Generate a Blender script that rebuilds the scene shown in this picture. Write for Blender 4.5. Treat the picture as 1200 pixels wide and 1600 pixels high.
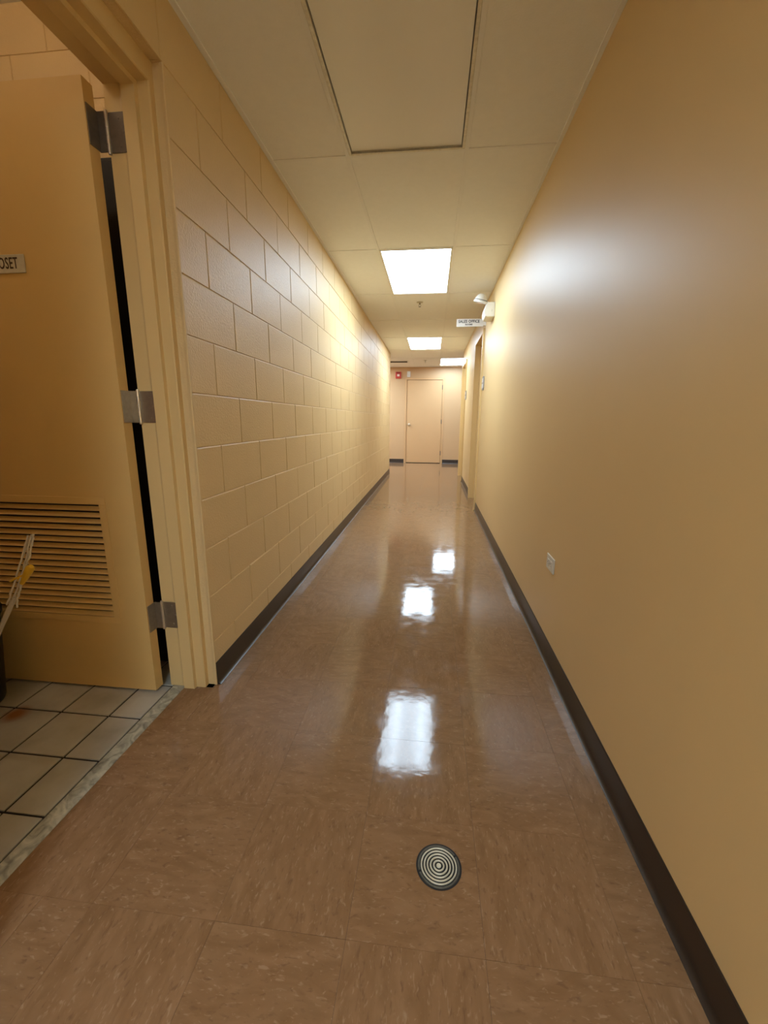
import bpy, bmesh, math, random
from mathutils import Matrix, Vector
random.seed(7)
D = bpy.data
SC = bpy.context.scene
C = SC.collection
for o in list(D.objects):
    D.objects.remove(o)

# ------------------------------------------------------------------ camera
F_PX = 655.73
cam_data = D.cameras.new('camera')
cam_data.sensor_fit = 'HORIZONTAL'
cam_data.sensor_width = 36.0
cam_data.lens = F_PX / 1200.0 * 36.0
cam_data.clip_start = 0.02
cam = D.objects.new('camera', cam_data)
C.objects.link(cam)
RIGHT = Vector((0.9936957, 0.11187087, 0.00733253))
FWD = Vector((-0.1077006, 0.97072507, -0.21469378))
UP = Vector((-0.03113585, 0.21255056, 0.97665389))
m = Matrix.Identity(4)
for i in range(3):
    m[i][0] = RIGHT[i]; m[i][1] = UP[i]; m[i][2] = -FWD[i]
m[0][3], m[1][3], m[2][3] = 0.89074, 0.0, 1.12535
cam.matrix_world = m
SC.camera = cam

# ------------------------------------------------------------------ world, exposure, light levels
world = D.worlds.new('world')
world.use_nodes = True
world.node_tree.nodes['Background'].inputs[0].default_value = (0.9, 0.8, 0.65, 1)
world.node_tree.nodes['Background'].inputs[1].default_value = 0.0
SC.world = world
SC.view_settings.view_transform = 'Standard'
SC.view_settings.look = 'None'
SC.view_settings.gamma = 1.0
SC.view_settings.use_curve_mapping = False
SC.view_settings.exposure = 1.18
LENS_POWER = 10.0          # lit ceiling lenses
REAR_POWER = 19.0          # lit lens behind the photographer, also the lamp added in the passage
CLOSET_POWER = 14.0       # closet lamp
LIGHT_COLOR = (0.66, 0.84, 1.0)

# ------------------------------------------------------------------ sizes
W, H = 1.472, 2.450        # corridor width and height
FAR = 11.30                # far wall
LEFT_END, RIGHT_END = 9.0, 8.93
BACK = -6.0
DOOR_H = 2.134

# ------------------------------------------------------------------ materials
def new_mat(name):
    mt = D.materials.new(name); mt.use_nodes = True
    return mt, mt.node_tree.nodes, mt.node_tree.links, mt.node_tree.nodes['Principled BSDF']

def plain(name, col, rough=0.5, metal=0.0, noise=0.0, nscale=20.0, bump=0.0, bscale=200.0, bdist=0.001, spec=0.5, coat=0.0):
    mt, N, L, P = new_mat(name)
    P.inputs['Base Color'].default_value = (*col, 1)
    P.inputs['Roughness'].default_value = rough
    P.inputs['Metallic'].default_value = metal
    P.inputs['Specular IOR Level'].default_value = spec
    if coat:
        P.inputs['Coat Weight'].default_value = coat
        P.inputs['Coat Roughness'].default_value = 0.1
    tc = N.new('ShaderNodeNewGeometry')
    if noise:
        n = N.new('ShaderNodeTexNoise'); n.inputs['Scale'].default_value = nscale; n.inputs['Detail'].default_value = 5
        L.new(tc.outputs['Position'], n.inputs['Vector'])
        mx = N.new('ShaderNodeMix'); mx.data_type = 'RGBA'
        mx.inputs[6].default_value = (*[c * (1 - noise) for c in col], 1)
        mx.inputs[7].default_value = (*[min(1, c * (1 + noise)) for c in col], 1)
        L.new(n.outputs['Fac'], mx.inputs[0]); L.new(mx.outputs[2], P.inputs['Base Color'])
    if bump:
        n2 = N.new('ShaderNodeTexNoise'); n2.inputs['Scale'].default_value = bscale; n2.inputs['Detail'].default_value = 3
        L.new(tc.outputs['Position'], n2.inputs['Vector'])
        b = N.new('ShaderNodeBump'); b.inputs['Strength'].default_value = bump; b.inputs['Distance'].default_value = bdist
        L.new(n2.outputs['Fac'], b.inputs['Height']); L.new(b.outputs['Normal'], P.inputs['Normal'])
    return mt

PAINT = (0.758, 0.548, 0.275)
M = {}
M['block'] = plain('painted_block', PAINT, 0.47, noise=0.03, nscale=8, bump=0.8, bscale=120, bdist=0.0022)
M['wall'] = plain('painted_plaster', PAINT, 0.455, noise=0.02, nscale=3, bump=0.10, bscale=260, bdist=0.0006)
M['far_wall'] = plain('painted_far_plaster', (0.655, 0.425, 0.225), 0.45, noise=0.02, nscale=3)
M['frame'] = plain('painted_frame', (0.755, 0.535, 0.245), 0.36, bump=0.06, bscale=120, bdist=0.0006)
M['leaf'] = plain('painted_leaf', (0.75, 0.50, 0.195), 0.40, noise=0.03, nscale=4, bump=0.06, bscale=90, bdist=0.0006)
M['far_leaf'] = plain('painted_far_leaf', (0.68, 0.425, 0.21), 0.42, noise=0.02, nscale=4)
M['ceiling_tile'] = plain('mineral_tile', (0.93, 0.92, 0.90), 0.85, noise=0.03, nscale=30, bump=0.5, bscale=150, bdist=0.0015)
M['grid'] = plain('grid_metal', (0.90, 0.89, 0.87), 0.5)
M['light_frame'] = plain('light_frame', (0.80, 0.76, 0.66), 0.45, noise=0.25, nscale=60)
M['rubber'] = plain('brown_rubber', (0.032, 0.021, 0.016), 0.33, noise=0.15, nscale=10)
M['grout'] = plain('dark_grout', (0.018, 0.013, 0.012), 0.9, noise=0.3, nscale=60)
M['seam'] = plain('floor_adhesive', (0.05, 0.03, 0.02), 0.6)
M['marble'] = None
M['steel'] = plain('dull_steel', (0.42, 0.38, 0.32), 0.38, metal=0.9, noise=0.2, nscale=60)
M['dark_steel'] = plain('dark_steel', (0.22, 0.19, 0.16), 0.45, metal=0.8, noise=0.25, nscale=60)
M['pale_steel'] = plain('pale_steel', (0.78, 0.74, 0.66), 0.3, metal=0.9)
M['drain_ring'] = plain('drain_ring', (0.58, 0.54, 0.42), 0.38, metal=0.35, noise=0.15, nscale=90)
M['drain_dark'] = plain('drain_dark', (0.10, 0.095, 0.075), 0.55, metal=0.3, noise=0.4, nscale=120)
M['black_gap'] = plain('black_gap', (0.012, 0.010, 0.009), 0.7)
M['white'] = plain('white_plastic', (0.80, 0.78, 0.72), 0.38)
M['ivory'] = plain('ivory_plastic', (0.74, 0.70, 0.62), 0.35)
M['slot'] = plain('slot_grey', (0.30, 0.28, 0.24), 0.5)
M['sign'] = plain('sign_plate', (0.72, 0.68, 0.64), 0.4)
M['sign_old'] = plain('aged_sign_plate', (0.62, 0.57, 0.46), 0.45, noise=0.12, nscale=80)
M['ink'] = plain('dark_ink', (0.03, 0.025, 0.03), 0.5)
M['ink_brown'] = plain('brown_ink', (0.06, 0.03, 0.012), 0.5)
M['grey'] = plain('grey_plate', (0.30, 0.28, 0.28), 0.4)
M['red'] = plain('red_plastic', (0.60, 0.055, 0.04), 0.35)
M['clear'] = plain('strobe_lens', (0.90, 0.72, 0.66), 0.15)
M['bin'] = plain('black_bin', (0.012, 0.012, 0.013), 0.45)
M['cord'] = plain('white_cord', (0.66, 0.60, 0.52), 0.7, noise=0.12, nscale=150)
M['yellow'] = plain('yellow_tie', (0.75, 0.45, 0.03), 0.5)
M['brass'] = plain('knob_metal', (0.90, 0.85, 0.72), 0.35, metal=1.0)
M['cabinet'] = plain('hinge_gap_dark', (0.020, 0.016, 0.013), 0.5, noise=0.2, nscale=15)
M['vent_dark'] = plain('vent_dark', (0.05, 0.035, 0.022), 0.6)
M['caulk'] = plain('caulk', PAINT, 0.6)

def make_vct():
    mt, N, L, P = new_mat('vinyl_tile')
    tc = N.new('ShaderNodeTexCoord'); oi = N.new('ShaderNodeObjectInfo')
    geo = N.new('ShaderNodeNewGeometry')
    off = N.new('ShaderNodeVectorMath'); off.operation = 'SCALE'; off.inputs[0].default_value = (37.0, 53.0, 11.0)
    L.new(oi.outputs['Random'], off.inputs['Scale'])
    add = N.new('ShaderNodeVectorMath'); add.operation = 'ADD'
    L.new(tc.outputs['Object'], add.inputs[0]); L.new(off.outputs[0], add.inputs[1])
    def streak(sx, sy, detail, dist):
        mp = N.new('ShaderNodeMapping'); mp.inputs['Scale'].default_value = (sx, sy, 30)
        mp.inputs['Rotation'].default_value = (0, 0, 0.35)
        L.new(add.outputs[0], mp.inputs['Vector'])
        n = N.new('ShaderNodeTexNoise'); n.inputs['Scale'].default_value = 1.0; n.inputs['Detail'].default_value = detail
        n.inputs['Distortion'].default_value = dist
        L.new(mp.outputs[0], n.inputs['Vector']); return n
    big = streak(26, 9, 4, 1.2)
    fleck = streak(150, 55, 2, 0.8)
    fleck2 = streak(120, 45, 2, 0.5)
    r1 = N.new('ShaderNodeValToRGB')
    e = r1.color_ramp.elements
    e[0].position = 0.30; e[0].color = (0.228, 0.122, 0.056, 1)
    e[1].position = 0.72; e[1].color = (0.290, 0.163, 0.083, 1)
    L.new(big.outputs['Fac'], r1.inputs[0])
    def mask(n, a, b):
        mr = N.new('ShaderNodeMapRange'); mr.inputs[1].default_value = a; mr.inputs[2].default_value = b
        L.new(n.outputs['Fac'], mr.inputs[0]); return mr
    mk = mask(fleck, 0.60, 0.72)
    mx = N.new('ShaderNodeMix'); mx.data_type = 'RGBA'; mx.inputs[7].default_value = (0.41, 0.265, 0.165, 1)
    mul = N.new('ShaderNodeMath'); mul.operation = 'MULTIPLY'; mul.inputs[1].default_value = 0.5
    L.new(mk.outputs[0], mul.inputs[0])
    L.new(mul.outputs[0], mx.inputs[0]); L.new(r1.outputs[0], mx.inputs[6])
    mk2 = mask(fleck2, 0.60, 0.74)
    mx2 = N.new('ShaderNodeMix'); mx2.data_type = 'RGBA'; mx2.inputs[7].default_value = (0.165, 0.085, 0.042, 1)
    mul2 = N.new('ShaderNodeMath'); mul2.operation = 'MULTIPLY'; mul2.inputs[1].default_value = 0.6
    L.new(mk2.outputs[0], mul2.inputs[0])
    L.new(mul2.outputs[0], mx2.inputs[0]); L.new(mx.outputs[2], mx2.inputs[6])
    L.new(mx2.outputs[2], P.inputs['Base Color'])
    # wax: smooth with soft waviness and scuffs
    w1 = N.new('ShaderNodeTexNoise'); w1.inputs['Scale'].default_value = 13; w1.inputs['Detail'].default_value = 3
    w2 = N.new('ShaderNodeTexNoise'); w2.inputs['Scale'].default_value = 55; w2.inputs['Detail'].default_value = 4
    L.new(geo.outputs['Position'], w1.inputs['Vector']); L.new(geo.outputs['Position'], w2.inputs['Vector'])
    b1 = N.new('ShaderNodeBump'); b1.inputs['Strength'].default_value = 0.35; b1.inputs['Distance'].default_value = 0.0014
    b2 = N.new('ShaderNodeBump'); b2.inputs['Strength'].default_value = 0.22; b2.inputs['Distance'].default_value = 0.00025
    L.new(w1.outputs['Fac'], b1.inputs['Height']); L.new(w2.outputs['Fac'], b2.inputs['Height'])
    L.new(b1.outputs['Normal'], b2.inputs['Normal']); L.new(b2.outputs['Normal'], P.inputs['Normal'])
    rg = N.new('ShaderNodeMapRange'); rg.inputs[1].default_value = 0.35; rg.inputs[2].default_value = 0.7
    rg.inputs[3].default_value = 0.05; rg.inputs[4].default_value = 0.12
    w3 = N.new('ShaderNodeTexNoise'); w3.inputs['Scale'].default_value = 14; w3.inputs['Detail'].default_value = 5
    L.new(geo.outputs['Position'], w3.inputs['Vector'])
    L.new(w3.outputs['Fac'], rg.inputs[0]); L.new(rg.outputs[0], P.inputs['Roughness'])
    P.inputs['IOR'].default_value = 1.45; P.inputs['Specular IOR Level'].default_value = 0.40
    return mt
M['vct'] = make_vct()

def make_marble():
    mt, N, L, P = new_mat('marble')
    geo = N.new('ShaderNodeNewGeometry')
    n = N.new('ShaderNodeTexNoise'); n.inputs['Scale'].default_value = 22; n.inputs['Detail'].default_value = 6; n.inputs['Distortion'].default_value = 1.5
    L.new(geo.outputs['Position'], n.inputs['Vector'])
    r = N.new('ShaderNodeValToRGB'); e = r.color_ramp.elements
    e[0].position = 0.32; e[0].color = (0.20, 0.19, 0.15, 1); e[1].position = 0.66; e[1].color = (0.56, 0.53, 0.42, 1)
    L.new(n.outputs['Fac'], r.inputs[0]); L.new(r.outputs[0], P.inputs['Base Color'])
    P.inputs['Roughness'].default_value = 0.4
    return mt
M['marble'] = make_marble()

def make_ceramic():
    mt, N, L, P = new_mat('glazed_tile')
    geo = N.new('ShaderNodeNewGeometry')
    n = N.new('ShaderNodeTexNoise'); n.inputs['Scale'].default_value = 6; n.inputs['Detail'].default_value = 6
    L.new(geo.outputs['Position'], n.inputs['Vector'])
    r = N.new('ShaderNodeValToRGB'); e = r.color_ramp.elements
    e[0].position = 0.25; e[0].color = (0.34, 0.31, 0.25, 1); e[1].position = 0.6; e[1].color = (0.50, 0.475, 0.42, 1)
    L.new(n.outputs['Fac'], r.inputs[0])
    # a rust stain left on one tile
    d = N.new('ShaderNodeVectorMath'); d.operation = 'DISTANCE'; d.inputs[1].default_value = (-0.68, 1.255, 0.0)
    L.new(geo.outputs['Position'], d.inputs[0])
    nz = N.new('ShaderNodeMath'); nz.operation = 'MULTIPLY_ADD'; nz.inputs[1].default_value = 0.06
    L.new(n.outputs['Fac'], nz.inputs[0]); L.new(d.outputs['Value'], nz.inputs[2])
    mr = N.new('ShaderNodeMapRange'); mr.inputs[1].default_value = 0.085; mr.inputs[2].default_value = 0.04
    L.new(nz.outputs[0], mr.inputs[0])
    mx = N.new('ShaderNodeMix'); mx.data_type = 'RGBA'; mx.inputs[7].default_value = (0.30, 0.11, 0.03, 1)
    L.new(mr.outputs[0], mx.inputs[0]); L.new(r.outputs[0], mx.inputs[6]); L.new(mx.outputs[2], P.inputs['Base Color'])
    P.inputs['Roughness'].default_value = 0.28
    return mt
M['ceramic'] = make_ceramic()

def make_lens(name, power, lit=True):
    mt, N, L, P = new_mat(name)
    P.inputs['Base Color'].default_value = (0.74, 0.68, 0.56, 1) if not lit else (0.8, 0.8, 0.8, 1)
    P.inputs['Roughness'].default_value = 0.35
    tc = N.new('ShaderNodeTexCoord')
    sp = N.new('ShaderNodeSeparateXYZ'); L.new(tc.outputs['Object'], sp.inputs[0])
    # two tubes behind the lens: brighter bands at +-0.14 m
    ab = N.new('ShaderNodeMath'); ab.operation = 'ABSOLUTE'; L.new(sp.outputs['X'], ab.inputs[0])
    mr = N.new('ShaderNodeMapRange'); mr.interpolation_type = 'SMOOTHSTEP'
    mr.inputs[1].default_value = 0.0; mr.inputs[2].default_value = 0.11
    df = N.new('ShaderNodeMath'); df.operation = 'SUBTRACT'; df.inputs[1].default_value = 0.15; L.new(ab.outputs[0], df.inputs[0])
    ad = N.new('ShaderNodeMath'); ad.operation = 'ABSOLUTE'; L.new(df.outputs[0], ad.inputs[0])
    L.new(ad.outputs[0], mr.inputs[0])
    if lit:
        mr.inputs[3].default_value = power * 1.18; mr.inputs[4].default_value = power * 0.80
        P.inputs['Emission Color'].default_value = (*LIGHT_COLOR, 1)
        L.new(mr.outputs[0], P.inputs['Emission Strength'])
    else:
        mx = N.new('ShaderNodeMix'); mx.data_type = 'RGBA'
        mr.inputs[3].default_value = 1.0; mr.inputs[4].default_value = 0.0
        mx.inputs[6].default_value = (0.95, 0.94, 0.90, 1); mx.inputs[7].default_value = (0.98, 0.97, 0.94, 1)
        L.new(mr.outputs[0], mx.inputs[0]); L.new(mx.outputs[2], P.inputs['Base Color'])
    return mt
M['lens_on'] = make_lens('lit_lens', LENS_POWER)
M['lens_rear'] = make_lens('lit_lens_rear', REAR_POWER)
M['lens_off'] = make_lens('dark_lens', 0, lit=False)
mt, N_, L_, P_ = new_mat('closet_tube')
P_.inputs['Emission Color'].default_value = (1.0, 0.80, 0.56, 1); P_.inputs['Emission Strength'].default_value = CLOSET_POWER
M['tube'] = mt

# ------------------------------------------------------------------ mesh helpers
def box(bm, x0, x1, y0, y1, z0, z1, bev=0.0, seg=1):
    r = bmesh.ops.create_cube(bm, size=1.0)
    vs = r['verts']
    for v in vs:
        v.co = Vector((x0 + (v.co.x + .5) * (x1 - x0), y0 + (v.co.y + .5) * (y1 - y0), z0 + (v.co.z + .5) * (z1 - z0)))
    if bev:
        es = list({e for v in vs for e in v.link_edges})
        bmesh.ops.bevel(bm, geom=es, offset=bev, segments=seg, affect='EDGES', profile=0.5)

def lathe(bm, prof, cx=0, cy=0, cz=0, seg=32, mat=None):
    rings = []
    M4 = mat if mat else Matrix.Translation((cx, cy, cz))
    for r, z in prof:
        if r < 1e-6:
            rings.append([bm.verts.new(M4 @ Vector((0, 0, z)))])
        else:
            rings.append([bm.verts.new(M4 @ Vector((r * math.cos(2 * math.pi * k / seg), r * math.sin(2 * math.pi * k / seg), z))) for k in range(seg)])
    for a, b in zip(rings, rings[1:]):
        for k in range(seg):
            k2 = (k + 1) % seg
            if len(a) == 1 and len(b) == 1: continue
            if len(a) == 1: bm.faces.new((a[0], b[k2], b[k]))
            elif len(b) == 1: bm.faces.new((a[k], a[k2], b[0]))
            else: bm.faces.new((a[k], a[k2], b[k2], b[k]))

def prism(bm, pts, f0, f1):
    a = [bm.verts.new(f0(p)) for p in pts]; b = [bm.verts.new(f1(p)) for p in pts]
    n = len(pts)
    for i in range(n):
        bm.faces.new((a[i], a[(i + 1) % n], b[(i + 1) % n], b[i]))
    bm.faces.new(a[::-1]); bm.faces.new(b)

def tube(bm, pts, rad, seg=8):
    pts = [Vector(p) for p in pts]
    rings = []
    for i, p in enumerate(pts):
        t = (pts[min(i + 1, len(pts) - 1)] - pts[max(i - 1, 0)]).normalized()
        s = t.cross(Vector((0.13, 0.9, 0.3))).normalized(); u = s.cross(t)
        r = rad[i] if isinstance(rad, (list, tuple)) else rad
        rings.append([bm.verts.new(p + r * (math.cos(2 * math.pi * k / seg) * s + math.sin(2 * math.pi * k / seg) * u)) for k in range(seg)])
    for a, b in zip(rings, rings[1:]):
        for k in range(seg):
            bm.faces.new((a[k], a[(k + 1) % seg], b[(k + 1) % seg], b[k]))
    bm.faces.new(rings[0][::-1]); bm.faces.new(rings[-1])

def mesh_of(name, bm, mat, smooth=False):
    bmesh.ops.recalc_face_normals(bm, faces=bm.faces[:])
    me = D.meshes.new(name); bm.to_mesh(me); bm.free()
    me.materials.append(mat)
    if smooth:
        for p in me.polygons: p.use_smooth = True
        try: me.set_sharp_from_angle(angle=math.radians(35))
        except Exception: pass
    return me

def link(name, me, parent=None, loc=(0, 0, 0)):
    o = D.objects.new(name, me); C.objects.link(o); o.location = loc
    if parent: o.parent = parent
    return o

def obj(name, bm, mat, parent=None, smooth=False, loc=(0, 0, 0)):
    return link(name, mesh_of(name, bm, mat, smooth), parent, loc)

def boxobj(name, mat, parent, *b, bev=0.0, seg=1, smooth=False):
    bm = bmesh.new(); box(bm, *b, bev=bev, seg=seg)
    return obj(name, bm, mat, parent, smooth)

def tag(o, label, cat, group=None):
    o['label'] = label; o['category'] = cat
    if group: o['group'] = group
    return o

def thing(name, label, cat, loc=(0, 0, 0), group=None):
    o = D.objects.new(name, None); C.objects.link(o); o.location = loc; o.empty_display_size = 0.1
    return tag(o, label, cat, group)

def struct(o, label=None, cat=None):
    o['kind'] = 'structure'
    if label: o['label'] = label
    if cat: o['category'] = cat
    return o

def text_mesh(name, s, size, mat, matrix, sx=1.0, depth=0.001, bold=0.0, spacing=1.0):
    cu = D.curves.new(name, 'FONT'); cu.body = s; cu.size = size; cu.extrude = depth; cu.offset = bold
    cu.space_character = spacing
    cu.align_x = 'CENTER'; cu.align_y = 'CENTER'; cu.resolution_u = 3
    t = D.objects.new(name, cu); C.objects.link(t)
    dg = bpy.context.evaluated_depsgraph_get()
    me = D.meshes.new_from_object(t.evaluated_get(dg))
    D.objects.remove(t); D.curves.remove(cu)
    me.transform(matrix @ Matrix.Diagonal((sx, 1, 1, 1)))
    me.materials.clear(); me.materials.append(mat)
    me.name = name
    return me

# ================================================================== SETTING
# ---- left wall of painted concrete blocks
Y_FRAME = 1.525      # block wall starts behind the closet door frame
J_ODD, J_EVEN, PITCH, COURSE = 1.9225, 1.7193, 0.4064, 0.2032
bm = bmesh.new()
box(bm, -0.19, -0.0032, 1.555, LEFT_END - .002, 0, H)       # mortar core past the door
box(bm, -0.19, -0.0032, 0.50, 1.555, 2.240, H)              # over the door
box(bm, -0.19, -0.0032, BACK, 0.50, 0, H)                   # before the door
wall_left = struct(obj('wall_left', bm, M['block']), 'tan painted concrete block wall running down the left side', 'wall')
block_cache = {}
def block_mesh(ln, ht):
    key = (round(ln, 4), round(ht, 4))
    if key not in block_cache:
        g = 0.0012; c = 0.0036; dp = 0.05
        y0, y1, z0, z1 = g, ln - g, 0.0002, ht - 0.0002
        bm = bmesh.new()
        rings = []
        # tooled joint: the top edge is dished wider than the other three
        for x, xt, i, it in ((-dp, -dp, 0, 0), (-c, -.0034, 0, 0), (-.0009, -.0005, c * .55, .0046), (0, 0, c * 1.1, .0068)):
            rings.append([bm.verts.new((q, y, z)) for q, y, z in ((x, y0 + i, z0 + i * .3), (x, y1 - i, z0 + i * .3), (xt, y1 - i, z1 - it), (xt, y0 + i, z1 - it))])
        for a, b in zip(rings, rings[1:]):
            for k in range(4): bm.faces.new((a[k], a[(k + 1) % 4], b[(k + 1) % 4], b[k]))
        bm.faces.new(rings[-1])
        block_cache[key] = mesh_of('block', bm, M['block'])
    return block_cache[key]
def lay_course(z, ht, ystart, yend, phase):
    y = ystart
    while y < yend - 0.01:
        n = math.floor((y - phase) / PITCH + 1e-6) + 1
        y2 = min(phase + n * PITCH, yend)
        if y2 - y < 0.02: y2 = min(y2 + PITCH, yend)
        o = link('block', block_mesh(y2 - y, ht), wall_left, (random.uniform(-.0004, .0003), y, z))
        o.rotation_euler = (0, random.uniform(-.003, .003), random.uniform(-.0018, .0018))
        y = y2
for k in range(12):
    z = k * COURSE
    ht = min(COURSE, H - .004 - z)
    ph = J_ODD if k % 2 else J_EVEN
    lay_course(z, ht, -.70 if k == 11 else Y_FRAME, LEFT_END, ph)
    if k < 11: lay_course(z, ht, -.70, .531, ph)

# ---- right wall with two door openings
D1 = (5.415, 6.245); D2 = (8.00, 8.845)
bm = bmesh.new()
box(bm, W, W + .16, BACK, D1[0] - .045, 0, H)
box(bm, W, W + .16, D1[0] - .045, D1[1] + .045, DOOR_H + .045, H)
box(bm, W, W + .16, D1[1] + .045, D2[0] - .045, 0, H)
box(bm, W, W + .16, D2[0] - .045, RIGHT_END, DOOR_H + .045, H)
box(bm, W, W + .16, D2[1] + .045, RIGHT_END, 0, DOOR_H + .045)
struct(obj('wall_right', bm, M['wall']), 'smooth tan painted wall along the right side of the corridor', 'wall')
# ---- far wall, its doorway
FD = (0.208, 1.128)
bm = bmesh.new()
box(bm, -3.2, FD[0] - .05, FAR, FAR + .15, 0, H)
box(bm, FD[0] - .05, FD[1] + .05, FAR, FAR + .15, DOOR_H + .05, H)
box(bm, FD[1] + .05, 3.6, FAR, FAR + .15, 0, H)
struct(obj('wall_far', bm, M['far_wall']), 'peach tan end wall around the closed far door', 'wall')
# ---- cross passage beyond the corridor and the corridor behind the photographer
bm = bmesh.new(); box(bm, -3.35, -3.2, LEFT_END - .15, FAR + .15, 0, H); struct(obj('wall_passage_left', bm, M['far_wall']))
bm = bmesh.new(); box(bm, 3.6, 3.75, RIGHT_END - .15, FAR + .15, 0, H); struct(obj('wall_passage_right', bm, M['far_wall']))
bm = bmesh.new(); box(bm, -3.2, -.19, LEFT_END - .15, LEFT_END - .004, 0, H); struct(obj('wall_passage_near', bm, M['far_wall']))
bm = bmesh.new(); box(bm, W + .16, 3.6, RIGHT_END - .15, RIGHT_END, 0, H); struct(obj('wall_passage_near_right', bm, M['far_wall']))
bm = bmesh.new(); box(bm, -.19, W + .16, BACK - .15, BACK, 0, H); struct(obj('wall_back', bm, M['wall']))

# ---- floor: vinyl tiles laid one by one on a slab
bm = bmesh.new()
box(bm, -3.35, 3.75, LEFT_END, FAR + .15, -.12, -.0012)
box(bm, -.01, W + .16, BACK - .15, LEFT_END, -.12, -.0012)
box(bm, -.128, -.01, 0.555, 1.503, -.12, -.0012)
floor = struct(obj('floor', bm, M['seam']), 'glossy waxed brown vinyl tile floor', 'floor')
TS = 0.3048
XS = [0.7354 - 3 * TS, 0.7354 - 2 * TS, 0.7354 - TS, 0.7354, 0.7354 + TS, 0.7354 + 2 * TS, W + .10]
XS[0] = -0.128
tile_cache = {}
def tile_mesh(sx, sy, key='t', mat=None, th=.006, g=.0003, ch=.0003):
    k = (key, round(sx, 4), round(sy, 4))
    if k not in tile_cache:
        bm = bmesh.new()
        rings = []
        for z, i in ((-th, g), (0, g)) if key == 't' else ((-th, g), (-ch * .8, g), (0, g + ch)):
            rings.append([bm.verts.new((x, y, z)) for x, y in ((-sx / 2 + i, -sy / 2 + i), (sx / 2 - i, -sy / 2 + i), (sx / 2 - i, sy / 2 - i), (-sx / 2 + i, sy / 2 - i))])
        for a, b in zip(rings, rings[1:]):
            for q in range(4): bm.faces.new((a[q], a[(q + 1) % 4], b[(q + 1) % 4], b[q]))
        bm.faces.new(rings[-1])
        tile_cache[k] = mesh_of('floor_tile', bm, mat or M['vct'])
    return tile_cache[k]
Y0 = 1.606
def place_tile(x0, x1, y0, y1, flip):
    sx, sy = x1 - x0, y1 - y0
    if flip: me, rz = tile_mesh(sy, sx), math.pi / 2
    else: me, rz = tile_mesh(sx, sy), 0
    o = link('floor_tile', me, floor, ((x0 + x1) / 2, (y0 + y1) / 2, random.uniform(-.0002, 0)))
    o.rotation_euler = (random.gauss(0, .0006), random.gauss(0, .0006), rz)
rows = []
for r in range(-5, 33):
    ya, yb = Y0 + r * TS, Y0 + (r + 1) * TS
    if ya >= FAR - .01: break
    rows.append((ya, min(yb, FAR)))
for i, (ya, yb) in enumerate(rows):
    for j in range(6):
        x0, x1 = XS[j], XS[j + 1]
        if j == 0:
            if yb <= 1.51 and ya >= 0.55: x0 = -.128
            else: x0 = -.004
            if ya < 1.503 < yb: x0 = -.004
        if j == 5:
            x1 = W + .10 if (ya > D1[0] - .3 and yb < D1[1] + .3) or (ya > D2[0] - .3) else W + .004
        if x1 - x0 < .05:
            continue
        place_tile(x0, x1, ya, yb, (i + j) % 2)
# doorway strip of the closet opening that the regular rows leave open
place_tile(-.128, -.0045, 1.3012 + .0, 1.503, 0)
place_tile(-.128, -.0045, 0.555, 0.6916, 0)
# vinyl beyond the counted tiles (behind the camera and in the cross passage)
def sheet(x0, x1, y0, y1):
    o = boxobj('floor_sheet', M['vct'], floor, x0, x1, y0, y1, -.006, -.0003); o['kind'] = 'stuff'
sheet(-.004, W + .004, BACK, Y0 - 5 * TS)
sheet(-3.2, -.004, LEFT_END + .002, FAR)
sheet(W + .10, 3.6, RIGHT_END + .002, FAR)

# ---- ceiling: lay-in tiles and grid
bm = bmesh.new()
box(bm, -.19, W + .16, BACK - .15, LEFT_END - .15, H + .06, H + .12); box(bm, -3.35, 3.75, LEFT_END - .15, FAR + .15, H + .06, H + .12)
ceiling = struct(obj('ceiling', bm, M['ceiling_tile']), 'suspended beige lay-in tile ceiling', 'ceiling')
GX = [0.0, 0.415, 1.020, W]
GY = [1.25 + 1.22 * k for k in range(-6, 9)]
LIGHTS = {(1, 1.25): 'off', (1, 3.69): 'on', (1, 7.35): 'on', (2, 9.79): 'on', (1, -2.41): 'rear'}
ADDED_PASSAGE_LIGHTS = [(-1.40, 9.79)]  # unseen lamp added in the cross passage to brighten the far wall
ctile_cache = {}
def ctile(x0, x1, y0, y1):
    k = (round(x1 - x0, 4), round(y1 - y0, 4))
    if k not in ctile_cache:
        sx, sy = k; i = .0025
        bm = bmesh.new()
        rings = []
        for z, q in ((.018, 0), (.0015, 0), (0, i)):
            rings.append([bm.verts.new((x, y, z)) for x, y in ((q, q), (sx - q, q), (sx - q, sy - q), (q, sy - q))])
        for a, b in zip(rings, rings[1:]):
            for c in range(4): bm.faces.new((a[c], a[(c + 1) % 4], b[(c + 1) % 4], b[c]))
        bm.faces.new(rings[-1])
        ctile_cache[k] = mesh_of('ceiling_tile', bm, M['ceiling_tile'])
    o = link('ceiling_tile', ctile_cache[k], ceiling, (x0, y0, H + .0005 + random.uniform(0, .001)))
edges_y = [BACK] + [y for y in GY if BACK < y < FAR] + [FAR]
for y0, y1 in zip(edges_y, edges_y[1:]):
    if y0 < 8.6 + .5 and y1 <= 9.0 or y0 < 8.55:
        cols = list(zip(GX, GX[1:]))
    else:
        xs = [-3.2, -2.61, -2.005, -1.40, -.795, -.19, .415, 1.02, 1.625, 2.23, 2.835, 3.6]
        cols = list(zip(xs, xs[1:]))
    for ci, (x0, x1) in enumerate(cols):
        is_light = any(abs(y0 - ly) < .02 and abs(x0 - GX[lc]) < .02 for (lc, ly) in LIGHTS)
        if any(abs(y0 - py) < .02 and abs(x0 - px) < .02 for px, py in ADDED_PASSAGE_LIGHTS): is_light = True
        if is_light: continue
        ctile(x0, x1, y0, y1)
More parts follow.
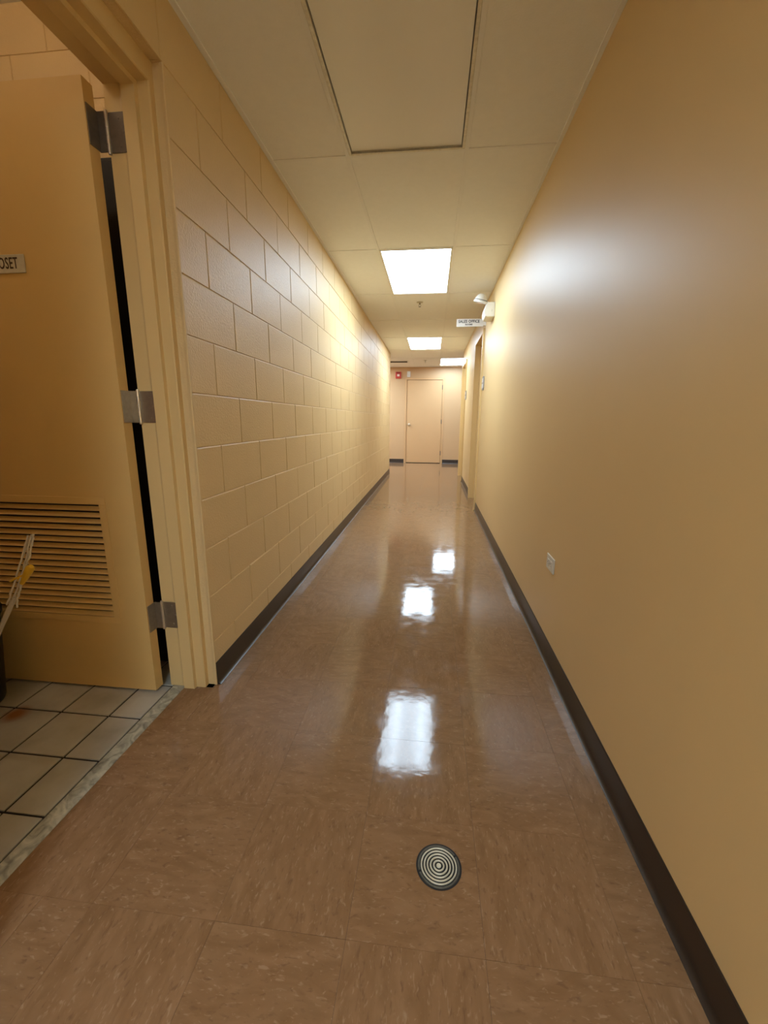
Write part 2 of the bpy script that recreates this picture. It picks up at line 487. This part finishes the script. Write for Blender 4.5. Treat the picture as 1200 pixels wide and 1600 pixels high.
# grid bars (exposed tees, painted over)
TEE = .010
for x in (0.415, 1.020):
    boxobj('grid_bar', M['grid'], ceiling, x - TEE, x + TEE, BACK, FAR, H - .0028, H + .002, bev=.0008)
for x in (-1.40, -.795, -.19, 1.625, 2.23, 2.835):
    boxobj('grid_bar', M['grid'], ceiling, x - TEE, x + TEE, 9.0, FAR, H - .0028, H + .002, bev=.0008)
for y in edges_y[1:-1]:
    a, b = (0, W) if y < 8.95 else (-3.2, 3.6)
    boxobj('cross_bar', M['grid'], ceiling, a, b, y - TEE * .9, y + TEE * .9, H - .0024, H + .002, bev=.0008)
boxobj('wall_angle', M['grid'], ceiling, -.003, .020, BACK, LEFT_END, H - .004, H + .002, bev=.0008)
boxobj('wall_angle', M['grid'], ceiling, W - .020, W + .001, BACK, RIGHT_END, H - .004, H + .002, bev=.0008)
boxobj('wall_angle', M['grid'], ceiling, -3.2, 3.6, FAR - .020, FAR + .001, H - .004, H + .002, bev=.0008)

# ---- cove baseboards
COVE = [(0, 0), (.017, 0), (.017, .002), (.0105, .005), (.006, .011), (.0042, .020), (.0038, .094), (.0028, .099), (.0012, .1012), (0, .1014)]
def base(name, mapper, a, b, label):
    bm = bmesh.new(); prism(bm, COVE, lambda p: mapper(p, a), lambda p: mapper(p, b))
    return struct(obj(name, bm, M['rubber'], smooth=True), label, 'baseboard')
base('baseboard_left', lambda p, t: Vector((p[0], t, p[1])), Y_FRAME + .003, LEFT_END, 'dark brown rubber cove baseboard along the block wall')
base('baseboard_left_near', lambda p, t: Vector((p[0], t, p[1])), BACK, .528, 'dark brown baseboard before the closet doorway')
base('baseboard_right', lambda p, t: Vector((W - p[0], t, p[1])), BACK, D1[0] - .052, 'long dark brown rubber cove baseboard along the smooth right wall')
base('baseboard_right_far', lambda p, t: Vector((W - p[0], t, p[1])), D1[1] + .052, D2[0] - .052, 'short dark brown baseboard between the two side doors')
base('baseboard_far_left', lambda p, t: Vector((t, FAR - p[0], p[1])), -3.2, FD[0] - .052, 'dark baseboard left of the far door')
base('baseboard_far_right', lambda p, t: Vector((t, FAR - p[0], p[1])), FD[1] + .052, 3.6, 'dark baseboard right of the far door')

# ================================================================== CLOSET DOORWAY (left)
HS = 2.172            # head height of the closet opening
door1 = D.objects.new('door_1', None); C.objects.link(door1); door1.location = (-.1, 1.5, 0)
struct(door1, 'tan closet door with louver standing open at the left', 'door')
def at_root(o, root):
    o.parent = root; o.location = o.location - root.location; return o
S_J = 0.556           # south jamb
PROF = [(-.195, .060), (-.195, 0), (-.142, 0), (-.132, -.004), (-.126, -.0155), (-.080, -.0155), (-.078, 0), (-.042, 0), (-.038, .003), (-.038, .045), (-.05, .052)]
def hz(q): return HS + q * (1.55 if q > .03 else 1.0)      # the head face is a little taller than the jamb faces
fb = bmesh.new()
prism(fb, PROF, lambda p: Vector((p[0], 1.50 + p[1], 0)), lambda p: Vector((p[0], 1.50 + p[1], hz(p[1]))))
prism(fb, PROF, lambda p: Vector((p[0], 1.50 + p[1], hz(p[1]))), lambda p: Vector((p[0], S_J - p[1], hz(p[1]))))
prism(fb, PROF, lambda p: Vector((p[0], S_J - p[1], 0)), lambda p: Vector((p[0], S_J - p[1], hz(p[1]))))
at_root(obj('door_frame', fb, M['frame']), door1)
CK = [(-.042, 1.5455), (-.038, 1.538), (-.022, 1.5285), (-.003, 1.5225), (.0008, 1.5235), (.0008, 1.5295), (-.03, 1.556)]
cb = bmesh.new()
prism(cb, CK, lambda p: Vector((p[0], p[1], 0)), lambda p: Vector((p[0], p[1], p[1] + .711)))
prism(cb, CK, lambda p: Vector((p[0], p[1], p[1] + .711)), lambda p: Vector((p[0], .35, p[1] + .711)))
at_root(obj('caulk_bead', cb, M['caulk']), door1)
# leaf, swung ninety degrees into the closet, with an opening for the louver
LX0, LX1, LY0, LY1, LZ0, LZ1 = -1.134, -.222, 1.440, 1.485, .012, 2.160
VX0, VX1, VZ0, VZ1 = -.990, -.366, .335, .800
lb = bmesh.new()
box(lb, LX0, VX0, LY0, LY1, LZ0, LZ1); box(lb, VX1, LX1, LY0, LY1, LZ0, LZ1)
box(lb, VX0, VX1, LY0, LY1, LZ0, VZ0); box(lb, VX0, VX1, LY0, LY1, VZ1, LZ1)
bmesh.ops.remove_doubles(lb, verts=lb.verts[:], dist=1e-5)
leaf = at_root(obj('door_leaf', lb, M['leaf']), door1)
def sub(o, par):
    o.parent = par; o.matrix_parent_inverse = Matrix.Translation(-(par.parent.location + par.location)) if par.parent else Matrix.Identity(4)
    return o
lf = bmesh.new()
for (a, b, c, d) in ((VX0 - .030, VX1 + .030, VZ1, VZ1 + .028), (VX0 - .030, VX1 + .030, VZ0 - .028, VZ0), (VX0 - .030, VX0, VZ0, VZ1), (VX1, VX1 + .030, VZ0, VZ1)):
    box(lf, a, b, LY0 - .0022, LY0 + .004, c, d, bev=.001)
sub(obj('louver_frame', lf, M['leaf']), leaf)
NSL = 18
ps = (VZ1 - VZ0) / NSL
sb = bmesh.new()
sl = [(LY0 + .0005, .003), (LY0 + .002, 0.0008), (LY0 + .017, ps * .56), (LY0 + .017, ps * .64), (LY0 + .0145, ps * .64)]
prism(sb, sl, lambda p: Vector((VX0, p[0], p[1])), lambda p: Vector((VX1, p[0], p[1])))
slat_me = mesh_of('louver_slat', sb, M['leaf'])
for k in range(NSL):
    o = link('louver_slat', slat_me, None, (0, 0, VZ0 + k * ps))
    sub(o, leaf)
sub(boxobj('louver_gap_shade', M['black_gap'], None, VX0, VX1, LY0 + .018, LY0 + .022, VZ0, VZ1), leaf)  # black sheet stands in for the shade between the slats
# the closet sign plate on the leaf
rotS = Matrix.Rotation(math.pi / 2, 4, 'X')
sgn = sub(boxobj('name_plate', M['sign_old'], None, -.690, -.512, LY0 - .004, LY0, 1.610, 1.668, bev=.0012), leaf)
sgn['label'] = 'aged cream name plate with dark lettering'
tm = text_mesh('lettering', 'CLOSET', .050, M['ink_brown'], Matrix.Translation((-.5925, LY0 - .0042, 1.639)) @ rotS, sx=.58, depth=.0006, bold=.0006, spacing=1.1)
o = link('lettering', tm); sub(o, leaf)
# hinges: jamb leaf, door leaf, knuckle
for k, zc in enumerate((2.035, 1.165, .330)):
    mt_ = M['dark_steel'] if k == 0 else M['steel']
    hb = bmesh.new()
    box(hb, -.186, -.132, 1.4955, 1.5005, zc - .057, zc + .057, bev=.0006)
    box(hb, -.2225, -.2185, 1.444, 1.492, zc - .057, zc + .057, bev=.0006)
    box(hb, -.2215, -.196, 1.488, 1.4915, zc - .057, zc + .057)
    for dz in (-.04, 0, .04):
        lathe(hb, [(0, .0015), (.0035, .001), (.0045, 0)], seg=10, mat=Matrix.Translation((-.150 + (.012 if dz == 0 else 0), 1.4955, zc + dz)) @ Matrix.Rotation(math.pi / 2, 4, 'X'))
    hg = sub(obj('hinge', hb, mt_), leaf)
    hb = bmesh.new()
    for q in range(5):
        za = zc - .0575 + q * .023
        lathe(hb, [(.0058, 0.0006), (.0064, .0014), (.0064, .0216), (.0058, .0224)], -.192, 1.4935, za, seg=14)
    lathe(hb, [(0, -.064), (.005, -.062), (.0055, -.058), (.0055, .058), (.005, .062), (0, .064)], -.192, 1.4935, zc, seg=14)
    sub(obj('hinge_knuckle', hb, M['pale_steel'], smooth=True), leaf)
# knob near the free edge
kb = bmesh.new()
lathe(kb, [(0, .062), (.018, .060), (.026, .050), (.026, .040), (.012, .030), (.010, .008), (.032, .006), (.033, 0)], mat=Matrix.Translation((-1.07, LY0, 1.0)) @ Matrix.Rotation(math.pi / 2, 4, 'X'))
sub(obj('knob', kb, M['brass'], smooth=True), leaf)

# threshold and closet floor
struct(boxobj('trim_1', M['marble'], None, -.181, -.1285, .540, 1.4985, -.01, .0022, bev=.0015), 'grey marble threshold under the closet door', 'threshold')
CX0, CY0, CY1, CH = -1.95, -.30, 2.25, 3.05
bm = bmesh.new(); box(bm, CX0, -.181, CY0, CY1, -.12, -.004)
cfloor = struct(obj('floor', bm, M['grout']), 'white glazed square tile floor of the closet with dark grout', 'floor')
cxs = [-.188 , -.3165, -.5170, -.7175, -.918, -1.1185, -1.319, -1.5195, -1.72, -1.92]
cys = [1.287 + .2045 * k for k in range(-7, 5)]
for i in range(len(cxs) - 1):
    for j in range(len(cys) - 1):
        gx = .0042
        sx, sy = cxs[i] - cxs[i + 1] - 2 * gx, cys[j + 1] - cys[j] - 2 * gx
        cxm, cym = (cxs[i] + cxs[i + 1]) / 2, (cys[j] + cys[j + 1]) / 2
        if i == 0: sx += gx; cxm += gx / 2
        if cym > CY1 or cym < CY0: continue
        o = link('floor_tile', tile_mesh(sx, sy, 'c', M['ceramic'], .006, 0, .0012), cfloor, (cxm, cym, random.uniform(.0, .0008)))
        o.rotation_euler = (random.gauss(0, .001), random.gauss(0, .001), 0)
# closet walls of block
def closet_wall(name, fixed, axis, a0, a1, flip, label):
    bm = bmesh.new()
    if axis == 'y': box(bm, a0, a1, fixed + .0045, fixed + .15, 0, CH)
    else: box(bm, fixed - .15, fixed - .0045, a0, a1, 0, CH)
    return struct(obj(name, bm, M['block']), label, 'wall')
wc = closet_wall('wall_closet_rear', CY1, 'y', CX0 - .15, -.19, 0, 'block wall inside the closet behind the open door')
for k in range(15):
    z = k * COURSE
    y = -.194; first = .2032 if k % 2 else .4064
    while y > CX0 + .02:
        ln = min(first, y - CX0); first = PITCH
        o = link('block', block_mesh(ln, COURSE), wc, (y - ln, CY1, z)); o.rotation_euler = (0, 0, -math.pi / 2)
        o.location = (y - ln, CY1, z)
        y -= ln
closet_wall('wall_closet_side', CX0, 'x', CY0 - .15, CY1 + .15, 1, 'block wall at the inner side of the closet')
bm = bmesh.new(); box(bm, CX0 - .15, -.19, CY0 - .15, CY0, 0, CH); struct(obj('wall_closet_front', bm, M['block']))
bm = bmesh.new(); box(bm, -.20, -.1905, CY0 - .15, .50, 0, CH); box(bm, -.20, -.1905, 1.556, CY1 + .15, 0, CH); box(bm, -.20, -.1905, .50, 1.556, 2.24, CH)
struct(obj('wall_closet_door_side', bm, M['block']))
bm = bmesh.new(); box(bm, CX0 - .15, -.19, CY0 - .15, CY1 + .15, CH, CH + .1); struct(obj('ceiling', bm, M['ceiling_tile']), 'plain ceiling inside the closet', 'ceiling')
# dark cabinet added behind the open door to keep the hinge gap black
cbn = thing('gap_dark_cabinet', 'added dark cabinet behind the open closet door, keeping the hinge gap black', 'cabinet', (-.76, 1.93, .001))
o = boxobj('body', M['cabinet'], None, -.48, .50, -.27, .28, .0, 2.06, bev=.004); o.parent = cbn
for q, (xa, xb) in enumerate(((-.475, .007), (.013, .495))):
    o = boxobj('door', M['cabinet'], None, xa, xb, -.290, -.271, .06, 2.04, bev=.003); o.parent = cbn
    kb = bmesh.new(); hx = xb - .05 if q == 0 else xa + .05
    tube(kb, [(hx, -.288, .95), (hx, -.310, .96), (hx, -.310, 1.07), (hx, -.288, 1.08)], .005, 8)
    k = obj('handle', kb, M['steel'], smooth=True); k.parent = o
# closet strip lamp
cl = thing('closet_lamp', 'warm strip lamp under the closet ceiling', 'lamp', (-1.0, 1.05, CH))
o = boxobj('housing', M['white'], None, -.45, .45, -.05, .05, -.05, 0, bev=.004); o.parent = cl
tb = bmesh.new(); lathe(tb, [(0, -.42), (.018, -.42), (.018, .42), (0, .42)], seg=16, mat=Matrix.Translation((0, 0, -.075)) @ Matrix.Rotation(math.pi / 2, 4, 'Y'))
o = obj('tube', tb, M['tube'], smooth=True); o.parent = cl

# black bin and tied cord in the closet
bn = thing('bin', 'black bin at the left edge inside the closet in front of the louver', 'bin', (-.915, 1.27, .002))
bb = bmesh.new()
lathe(bb, [(0, 0), (.118, 0), (.122, .008), (.152, .360), (.158, .364), (.160, .384), (.153, .387), (.148, .364), (.118, .012), (0, .012)], seg=40)
o = obj('bucket', bb, M['bin'], smooth=True); o.parent = bn
bb = bmesh.new()
tube(bb, [(.160 * math.cos(t), .160 * math.sin(t), .374 - .06 * math.sin(t - math.pi) ** 2) for t in [math.pi * q / 20 + math.pi for q in range(21)]], .004, 8)
o = obj('handle', bb, M['bin'], smooth=True); o.parent = bn

CY = 1.06
cd = thing('tied_cord', 'bundle of white cord held by a yellow tie, standing in the closet before the louver', 'cord', (-.36, CY, .0))
def rel(p): return (p[0] + .36, p[1] - CY, p[2])
def strand(pts, seed, rad, nm='strand'):
    rnd = random.Random(seed)
    fine = []
    for p, q in zip(pts, pts[1:]):
        for k in range(5):
            f = k / 5
            fine.append(rel((p[0] + (q[0] - p[0]) * f + rnd.gauss(0, .0007), CY + .003 * (seed % 4 - 1.5) + rnd.gauss(0, .0012), p[1] + (q[1] - p[1]) * f)))
    fine.append(rel((pts[-1][0], CY + .003 * (seed % 4 - 1.5), pts[-1][1])))
    b = bmesh.new(); tube(b, fine, rad, 8)
    o = obj(nm, b, M['cord'], smooth=True); o.parent = cd
strand([(-.268, .789), (-.300, .724), (-.336, .651), (-.364, .597), (-.384, .565)], 0, .0024)
strand([(-.263, .786), (-.288, .724), (-.325, .651), (-.352, .597), (-.376, .566)], 1, .0022)
strand([(-.262, .783), (-.279, .724), (-.304, .684), (-.318, .652), (-.340, .599), (-.368, .563)], 2, .0024)
strand([(-.270, .786), (-.309, .720), (-.344, .651), (-.374, .597), (-.386, .563)], 3, .0022)
strand([(-.306, .668), (-.324, .630), (-.340, .594), (-.350, .558)], 4, .0026)
strand([(-.322, .650), (-.352, .600), (-.376, .566), (-.388, .545)], 5, .0024)
strand([(-.264, .788), (-.257, .790), (-.261, .772), (-.281, .735), (-.305, .690)], 6, .0022)
b = bmesh.new()
tube(b, [rel((x, CY, z)) for x, z in ((-.356, .590), (-.384, .548), (-.414, .502), (-.458, .432), (-.533, .319), (-.668, .151), (-.76, .062), (-.86, .011), (-.95, .009))], [.005, .0075, .0065, .0065, .0065, .0065, .0065, .0065, .0065], 10)
o = obj('twisted_lead', b, M['cord'], smooth=True); o.parent = cd
b = bmesh.new()
tube(b, [rel(p) for p in ((-.312, CY - .010, .640), (-.300, CY - .010, .655), (-.286, CY - .010, .675), (-.275, CY - .010, .690), (-.270, CY - .010, .696))], [.006, .008, .011, .012, .007], 10)
o = obj('tie', b, M['yellow'], smooth=True); o['label'] = 'yellow tie'; o.parent = cd
b = bmesh.new()
tube(b, [rel((-.334 + .020 * math.cos(t), CY + .016 * math.sin(t), .652 + .010 * math.cos(t))) for t in [2 * math.pi * q / 16 for q in range(17)]], .0028, 6)
o = obj('tie_loop', b, M['yellow'], smooth=True); o['label'] = 'yellow tie loop'; o.parent = cd

# ================================================================== RIGHT-HAND DOORS AND FAR DOOR
RPROF = [(.150, .046), (.150, 0), (.085, 0), (.085, -.016), (.047, -.016), (.047, 0), (-.018, 0), (-.021, .003), (-.021, .050), (.004, .050)]
def side_door(name, y0, y1, label):
    d = D.objects.new(name, None); C.objects.link(d); d.location = (W, y1, 0)
    struct(d, label, 'door')
    b = bmesh.new()
    def P(x, y, z): return Vector((x, y - y1, z))
    prism(b, RPROF, lambda p: P(p[0], y1 + p[1], 0), lambda p: P(p[0], y1 + p[1], DOOR_H + p[1]))
    prism(b, RPROF, lambda p: P(p[0], y1 + p[1], DOOR_H + p[1]), lambda p: P(p[0], y0 - p[1], DOOR_H + p[1]))
    prism(b, RPROF, lambda p: P(p[0], y0 - p[1], 0), lambda p: P(p[0], y0 - p[1], DOOR_H + p[1]))
    o = obj('door_frame', b, M['frame']); o.parent = d
    b = bmesh.new(); box(b, .087, .130, y0 - y1 + .004, -.004, .010, DOOR_H - .004, bev=.0015)
    lf_ = obj('door_leaf', b, M['leaf']); lf_.parent = d
    b = bmesh.new()
    lathe(b, [(0, .062), (.018, .060), (.026, .050), (.026, .040), (.012, .030), (.010, .008), (.032, .006), (.033, 0)], mat=Matrix.Translation((.087, y0 - y1 + .07, 1.0)) @ Matrix.Rotation(-math.pi / 2, 4, 'Y'))
    o = obj('knob', b, M['brass'], smooth=True); o.parent = lf_
side_door('door_2', D1[0], D1[1], 'closed side door in the right wall under the emergency light')
side_door('door_3', D2[0], D2[1], 'closed side door in the right wall nearest the far end')
fd = D.objects.new('door_4', None); C.objects.link(fd); fd.location = (FD[0], FAR, 0)
struct(fd, 'closed peach tan flush door in the far wall', 'door')
FPROF = [(.14, .051), (.14, 0), (.060, 0), (.060, -.016), (.046, -.016), (.046, 0), (-.008, 0), (-.010, .002), (-.010, .048), (.002, .050)]
b = bmesh.new(); wF = FD[1] - FD[0]
prism(b, FPROF, lambda p: Vector((wF + p[1], p[0], 0)), lambda p: Vector((wF + p[1], p[0], DOOR_H + p[1])))
prism(b, FPROF, lambda p: Vector((wF + p[1], p[0], DOOR_H + p[1])), lambda p: Vector((-p[1], p[0], DOOR_H + p[1])))
prism(b, FPROF, lambda p: Vector((-p[1], p[0], 0)), lambda p: Vector((-p[1], p[0], DOOR_H + p[1])))
o = obj('door_frame', b, M['far_leaf']); o.parent = fd
b = bmesh.new(); box(b, .006, wF - .006, .006, .045, .012, DOOR_H - .008, bev=.0015)
fl = obj('door_leaf', b, M['far_leaf']); fl.parent = fd
b = bmesh.new()
lathe(b, [(0, .066), (.020, .064), (.029, .054), (.029, .042), (.013, .030), (.011, .008), (.034, .006), (.035, 0)], mat=Matrix.Translation((.078, .0005, 1.005)) @ Matrix.Rotation(math.pi / 2, 4, 'X'))
o = obj('knob', b, M['brass'], smooth=True); o.parent = fl; o['label'] = 'pale metal knob'
for zc in (1.95, 1.085, .27):
    b = bmesh.new(); lathe(b, [(0, -.058), (.008, -.057), (.008, .057), (0, .058)], wF + .001, -.004, zc, seg=12)
    box(b, wF - .014, wF + .014, -.0015, .001, zc - .055, zc + .055)
    o = obj('hinge', b, M['dark_steel'], smooth=False); o.parent = fl

# ================================================================== CEILING LIGHTS
def ceiling_light(x0, x1, y0, state, label, grp):
    y1 = y0 + 1.22
    t = thing('ceiling_light', label, 'light', ((x0 + x1) / 2, (y0 + y1) / 2, H), grp)
    hx, hy = (x1 - x0) / 2 - .010, .610 - .010
    lip = .014
    b = bmesh.new()
    for q in ((-hx, -hx + lip, -hy, hy), (hx - lip, hx, -hy, hy), (-hx + lip, hx - lip, -hy, -hy + lip), (-hx + lip, hx - lip, hy - lip, hy)):
        box(b, *q, -.005, .004, bev=.002)
    o = obj('frame', b, M['light_frame']); o.parent = t
    b = bmesh.new()
    lx, ly = hx - lip, hy - lip
    for q in ((-lx - .004, -lx, -ly, ly), (lx, lx + .004, -ly, ly), (-lx, lx, -ly - .004, -ly), (-lx, lx, ly, ly + .004)):
        box(b, *q, -.001, .045)
    o = obj('housing', b, M['light_frame']); o.parent = t
    b = bmesh.new()
    g = .004
    box(b, -lx + g, lx - g, -ly + g, ly - g, .006 if state == 'off' else .004, .010 if state == 'off' else .008)
    o = obj('lens', b, M[{'on': 'lens_on', 'off': 'lens_off', 'rear': 'lens_rear'}[state]]); o.parent = t
    if state == 'off': o['label'] = 'unlit beige lens'
G = 'lay-in ceiling lights'
ceiling_light(.415, 1.02, 1.25, 'off', 'unlit ceiling light with beige lens, nearest at the top of the view', G)
ceiling_light(.415, 1.02, 3.69, 'on', 'glowing white ceiling light just before the first sprinkler, largest lit one', G)
ceiling_light(.415, 1.02, 7.35, 'on', 'glowing white ceiling light in the middle beyond the first sprinkler', G)
ceiling_light(1.02, 1.625, 9.79, 'on', 'glowing white ceiling light off to the right before the far wall', G)
ceiling_light(.415, 1.02, -2.41, 'rear', 'lit ceiling light behind the photographer at the corridor rear', G)
ceiling_light(-1.40, -.795, 9.79, 'rear', 'lit ceiling light added out of view in the left side passage to brighten the far wall', G)

# ================================================================== SMALL FIXTURES
# floor drain cleanout
dr = thing('floor_drain', 'round metal floor drain cover with concentric rings set in the tiles', 'drain', (.943, .874, 0))
b = bmesh.new(); lathe(b, [(0, .0006), (.057, .0006), (.0585, .0003), (.0585, -.001)], seg=56); o = obj('well', b, M['black_gap'], smooth=True); o.parent = dr
b = bmesh.new(); lathe(b, [(.0490, .0006), (.0495, .0016), (.0530, .0016), (.0540, .0006)], seg=56); o = obj('rim', b, M['drain_dark'], smooth=True); o.parent = dr
for k, (ra, rb) in enumerate(((.0, .0062), (.0105, .0148), (.0190, .0232), (.0272, .0312), (.0350, .0390), (.0428, .0468))):
    b = bmesh.new()
    if ra == 0: lathe(b, [(0, .003), (rb - .0008, .003), (rb, .0022), (rb, .0006)], seg=32)
    else: lathe(b, [(ra, .0006), (ra, .0022), (ra + .0007, .003), (rb - .0007, .003), (rb, .0022), (rb, .0006)], seg=48)
    o = obj('ring', b, M['drain_ring'], smooth=True); o.parent = dr
for a in (.6, 3.5):
    b = bmesh.new(); lathe(b, [(0, .0024), (.0028, .002), (.0032, .001)], .0515 * math.cos(a), .0515 * math.sin(a), 0, seg=10)
    o = obj('screw', b, M['black_gap'], smooth=True); o.parent = dr

# wall outlet on its side
ot = thing('wall_outlet', 'ivory duplex outlet turned sideways, low on the right wall', 'outlet', (W, 1.970, .465))
o = boxobj('plate', M['ivory'], None, -.006, 0, -.059, .059, -.036, .036, bev=.003, seg=2); o.parent = ot
for dy in (-.021, .021):
    b = bmesh.new(); box(b, -.0085, -.005, dy - .014, dy + .014, -.0165, .0165, bev=.003, seg=2)
    r = obj('receptacle', b, M['ivory']); r.parent = ot
    b = bmesh.new()
    box(b, -.0092, -.0082, dy - .006, dy + .002, .005, .0078); box(b, -.0092, -.0082, dy - .005, dy + .001, -.0078, -.005); box(b, -.0092, -.0082, dy + .006, dy + .010, -.0025, .0025)
    s = obj('slots', b, M['slot']); s.parent = r
b = bmesh.new(); lathe(b, [(0, .0082), (.003, .0076), (.0036, .006)], seg=12, mat=Matrix.Rotation(-math.pi / 2, 4, 'Y')); o = obj('screw', b, M['slot']); o.parent = ot

# emergency light
el = thing('emergency_light', 'white emergency light box with a tilted lamp head, high on the right wall', 'light', (W, 4.69, 2.20))
b = bmesh.new()
EP = [(0, -.066), (-.062, -.066), (-.088, -.060), (-.098, -.045), (-.101, -.01), (-.094, .035), (-.076, .060), (-.060, .068), (0, .068)]
prism(b, EP, lambda p: Vector((p[0], -.118, p[1])), lambda p: Vector((p[0], .118, p[1])))
bmesh.ops.bevel(b, geom=[e for e in b.edges if abs(e.verts[0].co.y - e.verts[1].co.y) < 1e-5], offset=.004, segments=2, affect='EDGES')
o = obj('housing', b, M['white'], smooth=True); o.parent = el
b = bmesh.new(); lathe(b, [(.016, 0), (.016, .03), (.010, .045)], mat=Matrix.Translation((-.062, .02, .060)), seg=16); tube(b, [(-.062, .02, .09), (-.09, .03, .115)], .010, 8)
o = obj('swivel', b, M['white'], smooth=True); o.parent = el
hm = Matrix.Translation((-.128, .035, .118)) @ Matrix.Rotation(math.radians(13), 4, 'Y') @ Matrix.Rotation(math.radians(11), 4, 'X')
b = bmesh.new(); lathe(b, [(0, .068), (.022, .064), (.042, .050), (.058, .024), (.064, 0), (.070, -.004), (.070, -.018), (.064, -.020), (.060, -.008)], mat=hm, seg=36)
hd = obj('lamp_head', b, M['white'], smooth=True); hd.parent = el
b = bmesh.new(); lathe(b, [(0, -.026), (.030, -.024), (.060, -.014), (.061, -.008)], mat=hm, seg=32); o = obj('lens', b, M['clear'], smooth=True); o.parent = hd
b = bmesh.new(); lathe(b, [(.0645, .002), (.0662, .004), (.0662, .010), (.0625, .012)], mat=hm, seg=36); o = obj('band', b, M['slot'], smooth=True); o.parent = hd
b = bmesh.new(); box(b, -.03, -.028, -.1195, -.1175, -.02, .0); o = obj('indicator', b, M['slot']); o.parent = el

# sales office flag sign
sg = thing('hanging_sign', 'small white sign reading SALES OFFICE sticking out from the right wall', 'sign', (W, 5.30, 2.23))
o = boxobj('panel', M['sign'], None, -.336, -.030, -.003, .003, -.042, .042, bev=.001); o.parent = sg
o = boxobj('bracket', M['sign'], None, -.036, 0, -.0045, .0045, -.030, .030, bev=.001); o.parent = sg
o = boxobj('flange', M['sign'], None, -.004, 0, -.02, .02, -.038, .038, bev=.001); o.parent = sg
for word, wx in (('SALES', -.265), ('OFFICE', -.138)):
    o = link('lettering', text_mesh('lettering', word, .043, M['ink'], Matrix.Translation((wx, -.0032, .014)) @ rotS, sx=.86, depth=.0004, bold=.0015, spacing=1.08)); o.parent = sg
o = link('small_lettering', text_mesh('small_lettering', 'ROOMS', .024, M['ink'], Matrix.Translation((-.195, -.0032, -.019)) @ rotS, sx=1.0, depth=.0004, bold=.0009)); o.parent = sg

# room plaques beside the side doors
def plaque(y, z, label):
    p = thing('room_plaque', label, 'plaque', (W, y, z), 'grey room plaques')
    b = bmesh.new(); box(b, -.012, 0, -.075, .075, -.075, .075)
    bmesh.ops.bevel(b, geom=[e for e in b.edges if abs(e.verts[0].co.x - e.verts[1].co.x) > .005], offset=.02, segments=4, affect='EDGES')
    o = obj('backing', b, M['grey']); o.parent = p
    for a, c in ((.012, .058), (-.058, -.006)):
        b = bmesh.new(); box(b, -.0145, -.011, -.058, .058, a, c, bev=.001); o = obj('insert', b, M['sign']); o.parent = p
plaque(5.215, 1.548, 'grey room plaque with pale inserts, on the wall before the nearer side door')
plaque(7.83, 1.56, 'grey room plaque seen edge-on between the two side doors')

# sprinklers
def sprinkler(x, y, label):
    s = thing('sprinkler', label, 'sprinkler', (x, y, H), 'ceiling sprinklers')
    b = bmesh.new(); lathe(b, [(0, -.010), (.018, -.009), (.036, -.004), (.037, 0)], seg=24); o = obj('escutcheon', b, M['ceiling_tile'] if 0 else M['drain_ring'], smooth=True); o.parent = s
    b = bmesh.new(); lathe(b, [(.008, -.008), (.008, -.024), (.005, -.026), (0, -.026)], seg=12)
    tube(b, [(.008, 0, -.022), (.012, 0, -.034), (.003, 0, -.048)], .002, 6); tube(b, [(-.008, 0, -.022), (-.012, 0, -.034), (-.003, 0, -.048)], .002, 6)
    o = obj('body', b, M['dark_steel'], smooth=True); o.parent = s
    b = bmesh.new(); lathe(b, [(0, -.048), (.013, -.049), (.013, -.051), (0, -.052)], seg=16); o = obj('deflector', b, M['dark_steel'], smooth=True); o.parent = s
sprinkler(.705, 5.25, 'ceiling sprinkler head just beyond the largest lit light')
sprinkler(.690, 10.10, 'tiny ceiling sprinkler head close to the far wall')

# fire alarm and white sensor on far wall
fa = thing('fire_alarm', 'red fire alarm strobe high on the far wall', 'alarm', (-.015, FAR, 2.250))
b = bmesh.new(); box(b, -.072, .072, -.040, 0, -.082, .082, bev=.008, seg=2); o = obj('housing', b, M['red']); o.parent = fa
b = bmesh.new(); box(b, -.030, .034, -.062, -.036, -.034, .020, bev=.008, seg=2); o = obj('strobe', b, M['clear']); o.parent = fa; o['label'] = 'pale strobe lens'
b = bmesh.new()
for q in range(4): box(b, -.045, .045, -.0415, -.039, .040 + q * .009, .044 + q * .009)
o = obj('grille', b, M['black_gap']); o.parent = fa
sn = thing('motion_sensor', 'small white sensor on the far wall above the door corner', 'sensor', (.252, FAR, 2.272))
b = bmesh.new(); box(b, -.042, .042, -.045, 0, -.070, .070, bev=.012, seg=3); o = obj('housing', b, M['white'], smooth=True); o.parent = sn
b = bmesh.new(); box(b, -.026, .026, -.050, -.040, -.045, -.005, bev=.004, seg=2); o = obj('window', b, M['ivory']); o.parent = sn

# ceiling vent
vt = thing('ceiling_vent', 'dark slotted air vent in the ceiling before the far wall', 'vent', (.06, 10.26, H))
b = bmesh.new()
for q in ((-.27, -.24, -.14, .14), (.21, .24, -.14, .14), (-.24, .21, -.14, -.11), (-.24, .21, .11, .14)):
    box(b, *q, -.010, 0, bev=.002)
o = obj('frame', b, M['grid']); o.parent = vt
o = boxobj('duct_opening', M['vent_dark'], None, -.24, .21, -.11, .11, -.004, -.001); o.parent = vt
b = bmesh.new(); prism(b, [(-.010, -.012), (-.008, -.013), (.010, -.004), (.008, -.003)], lambda p: Vector((-.24, p[0], p[1])), lambda p: Vector((.21, p[0], p[1])))
sm = mesh_of('slat', b, M['vent_dark'])
for k in range(7):
    o = link('slat', sm, vt, (0, -.09 + k * .03, 0))
